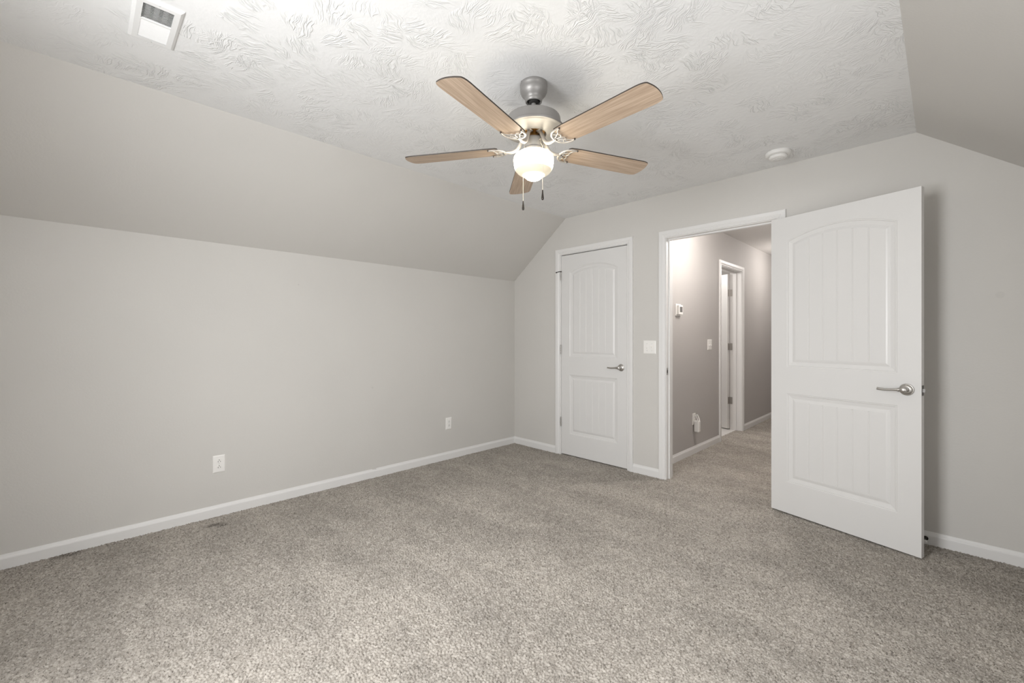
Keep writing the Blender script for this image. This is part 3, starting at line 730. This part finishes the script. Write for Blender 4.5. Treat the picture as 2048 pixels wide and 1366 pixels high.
# ------------------------------------------------------------------ ceiling register
VX0, VX1, VY0, VY1 = 1.176, 1.477, -3.394, -3.249
vx, vy = (VX0+VX1)/2, (VY0+VY1)/2
vent = empty('air_vent', (vx, vy, CZ)); tag(vent, 'white two-way ceiling air register, half dark and open, half pale slats', 'air vent')
OX0, OX1, OY0, OY1 = -0.122, 0.118, -0.045, 0.045          # opening relative to the centre
hx, hy = (VX1-VX0)/2, (VY1-VY0)/2
bm = bmesh.new()
rings = [[(-hx, -hy, 0), (hx, -hy, 0), (hx, hy, 0), (-hx, hy, 0)], [(-hx+0.001, -hy+0.001, -0.004), (hx-0.001, -hy+0.001, -0.004), (hx-0.001, hy-0.001, -0.004), (-hx+0.001, hy-0.001, -0.004)],
         [(-hx+0.012, -hy+0.010, -0.0095), (hx-0.012, -hy+0.010, -0.0095), (hx-0.012, hy-0.010, -0.0095), (-hx+0.012, hy-0.010, -0.0095)],
         [(OX0, OY0, -0.0095), (OX1, OY0, -0.0095), (OX1, OY1, -0.0095), (OX0, OY1, -0.0095)], [(OX0, OY0, -0.001), (OX1, OY0, -0.001), (OX1, OY1, -0.001), (OX0, OY1, -0.001)]]
R = [[bm.verts.new(p) for p in r] for r in rings]
for A, B in zip(R, R[1:]):
    for i in range(4): bm.faces.new((A[i], A[(i+1) % 4], B[(i+1) % 4], B[i]))
box(bm, 0.006, OY0, -0.0100, 0.0150, OY1, -0.002)            # bar between the two halves
obj('vent_frame', bm, M_vent, vent)
def slat(bm, x, tilt):
    """one curved louver across the opening; tilt>0 leans its foot towards +x"""
    pr = []
    for k in range(5):
        s = k/4; pr.append((x+tilt*(0.0105*s*s), -0.0015-0.0080*s))
    for (a, b) in zip(pr, pr[1:]):
        for th in (0.0,):
            v = [bm.verts.new((a[0], OY0, a[1])), bm.verts.new((b[0], OY0, b[1])), bm.verts.new((b[0], OY1, b[1])), bm.verts.new((a[0], OY1, a[1]))]
            w = [bm.verts.new((q.co.x+0.0009, q.co.y, q.co.z)) for q in v]
            bm.faces.new(v); bm.faces.new(w[::-1])
            for i in range(4): bm.faces.new((v[i], v[(i+1) % 4], w[(i+1) % 4], w[i]))
for k in range(10):
    bm = bmesh.new(); slat(bm, 0.0175+k*0.0098, 0.75); obj('slat', bm, M_vent, vent)
for k in range(11):
    bm = bmesh.new(); slat(bm, 0.0035-k*0.0112, -0.72); obj('slat', bm, M_vent, vent)
bm = bmesh.new()
for y in (-0.027, -0.001, 0.025):
    b2 = bmesh.new(); box(b2, OX0+0.002, -0.0085, -0.0006, OX1-0.002, 0.0085, 0.0006); merge(bm, b2, Matrix.Translation((0, y, 0.011)) @ Matrix.Rotation(0.35, 4, 'X'))
obj('damper', bm, M_vane, vent)
for (x, y) in ((-hx+0.016, 0.0), (hx-0.016, 0.0)):
    bm = bmesh.new(); lathe(bm, [(0, -0.009), (0.0030, -0.0092), (0.0022, -0.0102), (0, -0.0104)], 12); obj('screw', bm, M_vane, vent, (x, y, 0))
# cut the duct mouth out of the ceiling: boot lined dark
bm = bmesh.new()
z1_, X0_, X1_, Y0_, Y1_ = CZ+0.16, vx+OX0-0.004, vx+OX1+0.004, vy+OY0-0.004, vy+OY1+0.004
for q in ((X0_-0.003, Y0_-0.003, X0_, Y1_+0.003), (X1_, Y0_-0.003, X1_+0.003, Y1_+0.003), (X0_, Y0_-0.003, X1_, Y0_), (X0_, Y1_, X1_, Y1_+0.003)):
    box(bm, q[0]-vx, q[1]-vy, 0.0005, q[2]-vx, q[3]-vy, 0.16)
box(bm, X0_-vx, Y0_-vy, 0.157, X1_-vx, Y1_-vy, 0.16)
obj('duct', bm, M_duct, vent)
ce = bpy.data.objects['ceiling']
bm = bmesh.new()
for (a, b, c, d) in ((XL, YF, XR, Y0_), (XL, Y1_, XR, 0.02), (XL, Y0_, X0_, Y1_), (X1_, Y0_, XR, Y1_)): box(bm, a, b, CZ, c, d, CZ+0.1)
bm.to_mesh(ce.data); bm.free()

# ------------------------------------------------------------------ smoke alarm
sm = empty('smoke_detector', (2.717, -0.262, CZ)); tag(sm, 'round white smoke alarm on the ceiling near the doorway', 'smoke alarm')
bm = bmesh.new(); lathe(bm, [(0, 0), (0.074, 0), (0.0755, -0.003), (0.0755, -0.010), (0.0735, -0.017), (0.0690, -0.022), (0.0600, -0.0235), (0.0540, -0.0225), (0.0, -0.0225)], 56); obj('mount', bm, M_smoke, sm, sharp=40)
bm = bmesh.new(); lathe(bm, [(0, -0.0225), (0.0505, -0.0225), (0.0530, -0.027), (0.0540, -0.031), (0.0525, -0.037), (0.0475, -0.0420), (0.0380, -0.0445), (0.0330, -0.0440), (0.0310, -0.0455), (0.0120, -0.0465), (0.0, -0.0465)], 56); obj('cover', bm, M_smoke, sm, sharp=35)
bm = bmesh.new()
for k in range(9):
    a = 2*PI*k/9; b2 = bmesh.new(); box(b2, 0.014, -0.0012, -0.0470, 0.026, 0.0012, -0.0455); merge(bm, b2, Matrix.Rotation(a, 4, 'Z'))
obj('grille', bm, M_vane, sm)

# ------------------------------------------------------------------ outlets, switches, thermostat (built facing -y in their own frame)
def wall_plate(w, h, d=0.0055):
    bm = bmesh.new(); a, b = w/2, h/2
    R = []
    for (i, y) in ((0, 0), (0.0, -0.0018), (0.003, -0.0042), (0.007, -d)):
        R.append([bm.verts.new(p) for p in ((-a+i, y, -b+i), (a-i, y, -b+i), (a-i, y, b-i), (-a+i, y, b-i))])
    for A, B in zip(R, R[1:]):
        for i in range(4): bm.faces.new((A[i], A[(i+1) % 4], B[(i+1) % 4], B[i]))
    bm.faces.new(R[-1]); bm.faces.new(R[0][::-1])
    return bm
def screw_mesh():
    bm = bmesh.new(); lathe(bm, [(0, 0), (0.0034, 0), (0.0030, 0.001), (0, 0.0014)], 14, Matrix.Translation((0, -0.0055, 0)) @ Matrix.Rotation(PI/2, 4, 'X')); return bm
def outlet(loc, rz, label, group=None):
    r = empty('wall_outlet', loc, rz); tag(r, label, 'outlet', group)
    obj('cover_plate', wall_plate(0.072, 0.117), M_plate, r)
    for zz in (0.0195, -0.0195):
        bm = bmesh.new(); pts = []
        for k in range(40):                                           # round face with flattened top and foot
            a = 2*PI*k/40; pts.append((0.0172*math.cos(a), max(-0.0142, min(0.0142, 0.0172*math.sin(a)))))
        prism(bm, pts, 1, -0.0076, -0.004)
        rc = obj('receptacle', bm, M_plate, r, (0, 0, zz))
        bm = bmesh.new()
        lathe(bm, [(0, 0), (0.0026, 0), (0.0026, 0.0006), (0, 0.0006)], 14, Matrix.Translation((0, -0.0074, 0.0072)) @ Matrix.Rotation(PI/2, 4, 'X'))
        box(bm, -0.0078, -0.0080, -0.0075, -0.0052, -0.0074, 0.0010); box(bm, 0.0052, -0.0080, -0.0065, 0.0078, -0.0074, 0.0005)
        tag(obj('slots', bm, M_slot, rc), 'dark plug slots with the round ground hole on top')
    obj('screw', screw_mesh(), M_vane, r, (0, 0, 0))
    return r
outlet((0, -2.8625, 0.3545), PI/2, 'white duplex outlet on the low wall, far from the closet corner', 'outlets on the knee wall')
outlet((0, -0.933, 0.3565), PI/2, 'white duplex outlet on the low wall, close to the closet corner', 'outlets on the knee wall')
def switch(loc, rz, label, xs, tilt):
    r = empty('light_switch', loc, rz); tag(r, label, 'light switch')
    obj('cover_plate', wall_plate(0.117, 0.117), M_plate, r)
    for x, s in zip(xs, tilt):
        bm = bmesh.new(); box(bm, -0.0062, -0.0062, -0.0125, 0.0062, -0.0050, 0.0125, 0)
        b2 = bmesh.new(); rbox(b2, -0.0046, -0.017, -0.0052, 0.0046, -0.004, 0.0052, 0.0012); merge(bm, b2, Matrix.Rotation(0.45*s, 4, 'X'))
        obj('toggle', bm, M_plate, r, (x, 0, 0))
        for zz in (0.030, -0.030): obj('screw', screw_mesh(), M_vane, r, (x, 0, zz))
    return r
switch((1.671, 0, 1.1295), 0, 'white two-gang light switch between the closet and the doorway', (-0.023, 0.023), (1, -1))
switch((HX, 1.437, 1.133), PI/2, 'white two-gang light switch on the hall wall beside the hall door', (-0.023, 0.023), (1, 1))
th = empty('thermostat', (HX, 0.622, 1.484), PI/2); tag(th, 'white wall thermostat with a grey display seen through the doorway', 'thermostat')
bm = bmesh.new(); rbox(bm, -0.058, -0.008, -0.059, 0.058, 0.0, 0.059, 0.003); obj('back_plate', bm, M_plate, th)
bm = bmesh.new(); rbox(bm, -0.045, -0.034, -0.046, 0.045, -0.007, 0.046, 0.004, 3); tb = obj('case', bm, M_plate, th)
bm = bmesh.new(); rbox(bm, -0.027, -0.0352, -0.022, 0.030, -0.0335, 0.030, 0.0006); tag(obj('display', bm, M_screen, tb), 'grey display window')
outlet((HX, 1.010, 0.362), PI/2, 'white outlet low on the hall wall with a device plugged in')
pf = empty('air_freshener', (HX, 1.012, 0.335), PI/2); tag(pf, 'white plug-in air freshener in the hall outlet below the thermostat', 'air freshener')
bm = bmesh.new(); rbox(bm, -0.026, -0.060, -0.105, 0.026, -0.0085, 0.012, 0.009, 3); obj('body', bm, M_plate, pf)
bm = bmesh.new()
tube(bm, smooth_path([(0.022, -0.050, 0.010), (0.022, -0.044, 0.035), (0.021, -0.028, 0.072)], 6), lambda q: 0.0060-0.0022*q, 10, Vector((1, 0, 0)), 1.0)
tube(bm, smooth_path([(-0.022, -0.050, 0.010), (-0.022, -0.044, 0.035), (-0.021, -0.028, 0.072)], 6), lambda q: 0.0060-0.0022*q, 10, Vector((1, 0, 0)), 1.0)
tube(bm, [(-0.021, -0.028, 0.072), (0.021, -0.028, 0.072)], 0.0036, 10)
obj('guard', bm, M_plate, pf)
bm = bmesh.new(); box(bm, -0.0070, -0.010, -0.020, -0.0052, -0.0060, -0.012); box(bm, 0.0052, -0.010, -0.020, 0.0070, -0.0060, -0.012); obj('prongs', bm, M_nickel, pf)

# ------------------------------------------------------------------ door stop on the baseboard behind the open door
ds = empty('door_stop', (3.4165, -0.013, 0.037)); tag(ds, 'small metal door stop with a white tip on the baseboard behind the open door', 'door stop')
bm = bmesh.new(); Mx = Matrix.Rotation(PI/2, 4, 'X'); lathe(bm, [(0, 0), (0.0125, 0), (0.0125, 0.002), (0.008, 0.006), (0.0048, 0.008), (0.0048, 0.058), (0, 0.058)], 24, Mx); obj('stem', bm, M_darkmetal, ds, sharp=40)
bm = bmesh.new(); lathe(bm, [(0, 0.056), (0.0075, 0.056), (0.0088, 0.059), (0.0088, 0.066), (0.0065, 0.071), (0, 0.072)], 20, Mx); tag(obj('tip', bm, M_rubber, ds, sharp=40), 'white rubber tip')

# ------------------------------------------------------------------ hall ceiling lamps: the near one and an added far one
def flush_lamp(loc, label):
    r = empty('ceiling_lamp', loc); tag(r, label, 'ceiling lamp')
    bm = bmesh.new(); lathe(bm, [(0, 0), (0.13, 0), (0.135, -0.01), (0.135, -0.03), (0.12, -0.032), (0, -0.032)], 40); obj('lamp_base', bm, M_nickel, r)
    bm = bmesh.new(); lathe(bm, [(0.125, -0.03), (0.122, -0.05), (0.10, -0.075), (0.06, -0.092), (0, -0.098)], 40); obj('lamp_shade', bm, M_lampglass, r)
flush_lamp((2.30, 0.62, HC), 'flush ceiling lamp in the hall just beyond the doorway')
flush_lamp((2.30, 3.30, HC), 'added flush ceiling lamp, unseen, brightening the far part of the hall')  # fixture added to go with the far hall fill light
for l in [l for l in bpy.data.lights if l.users == 0]: bpy.data.lights.remove(l)
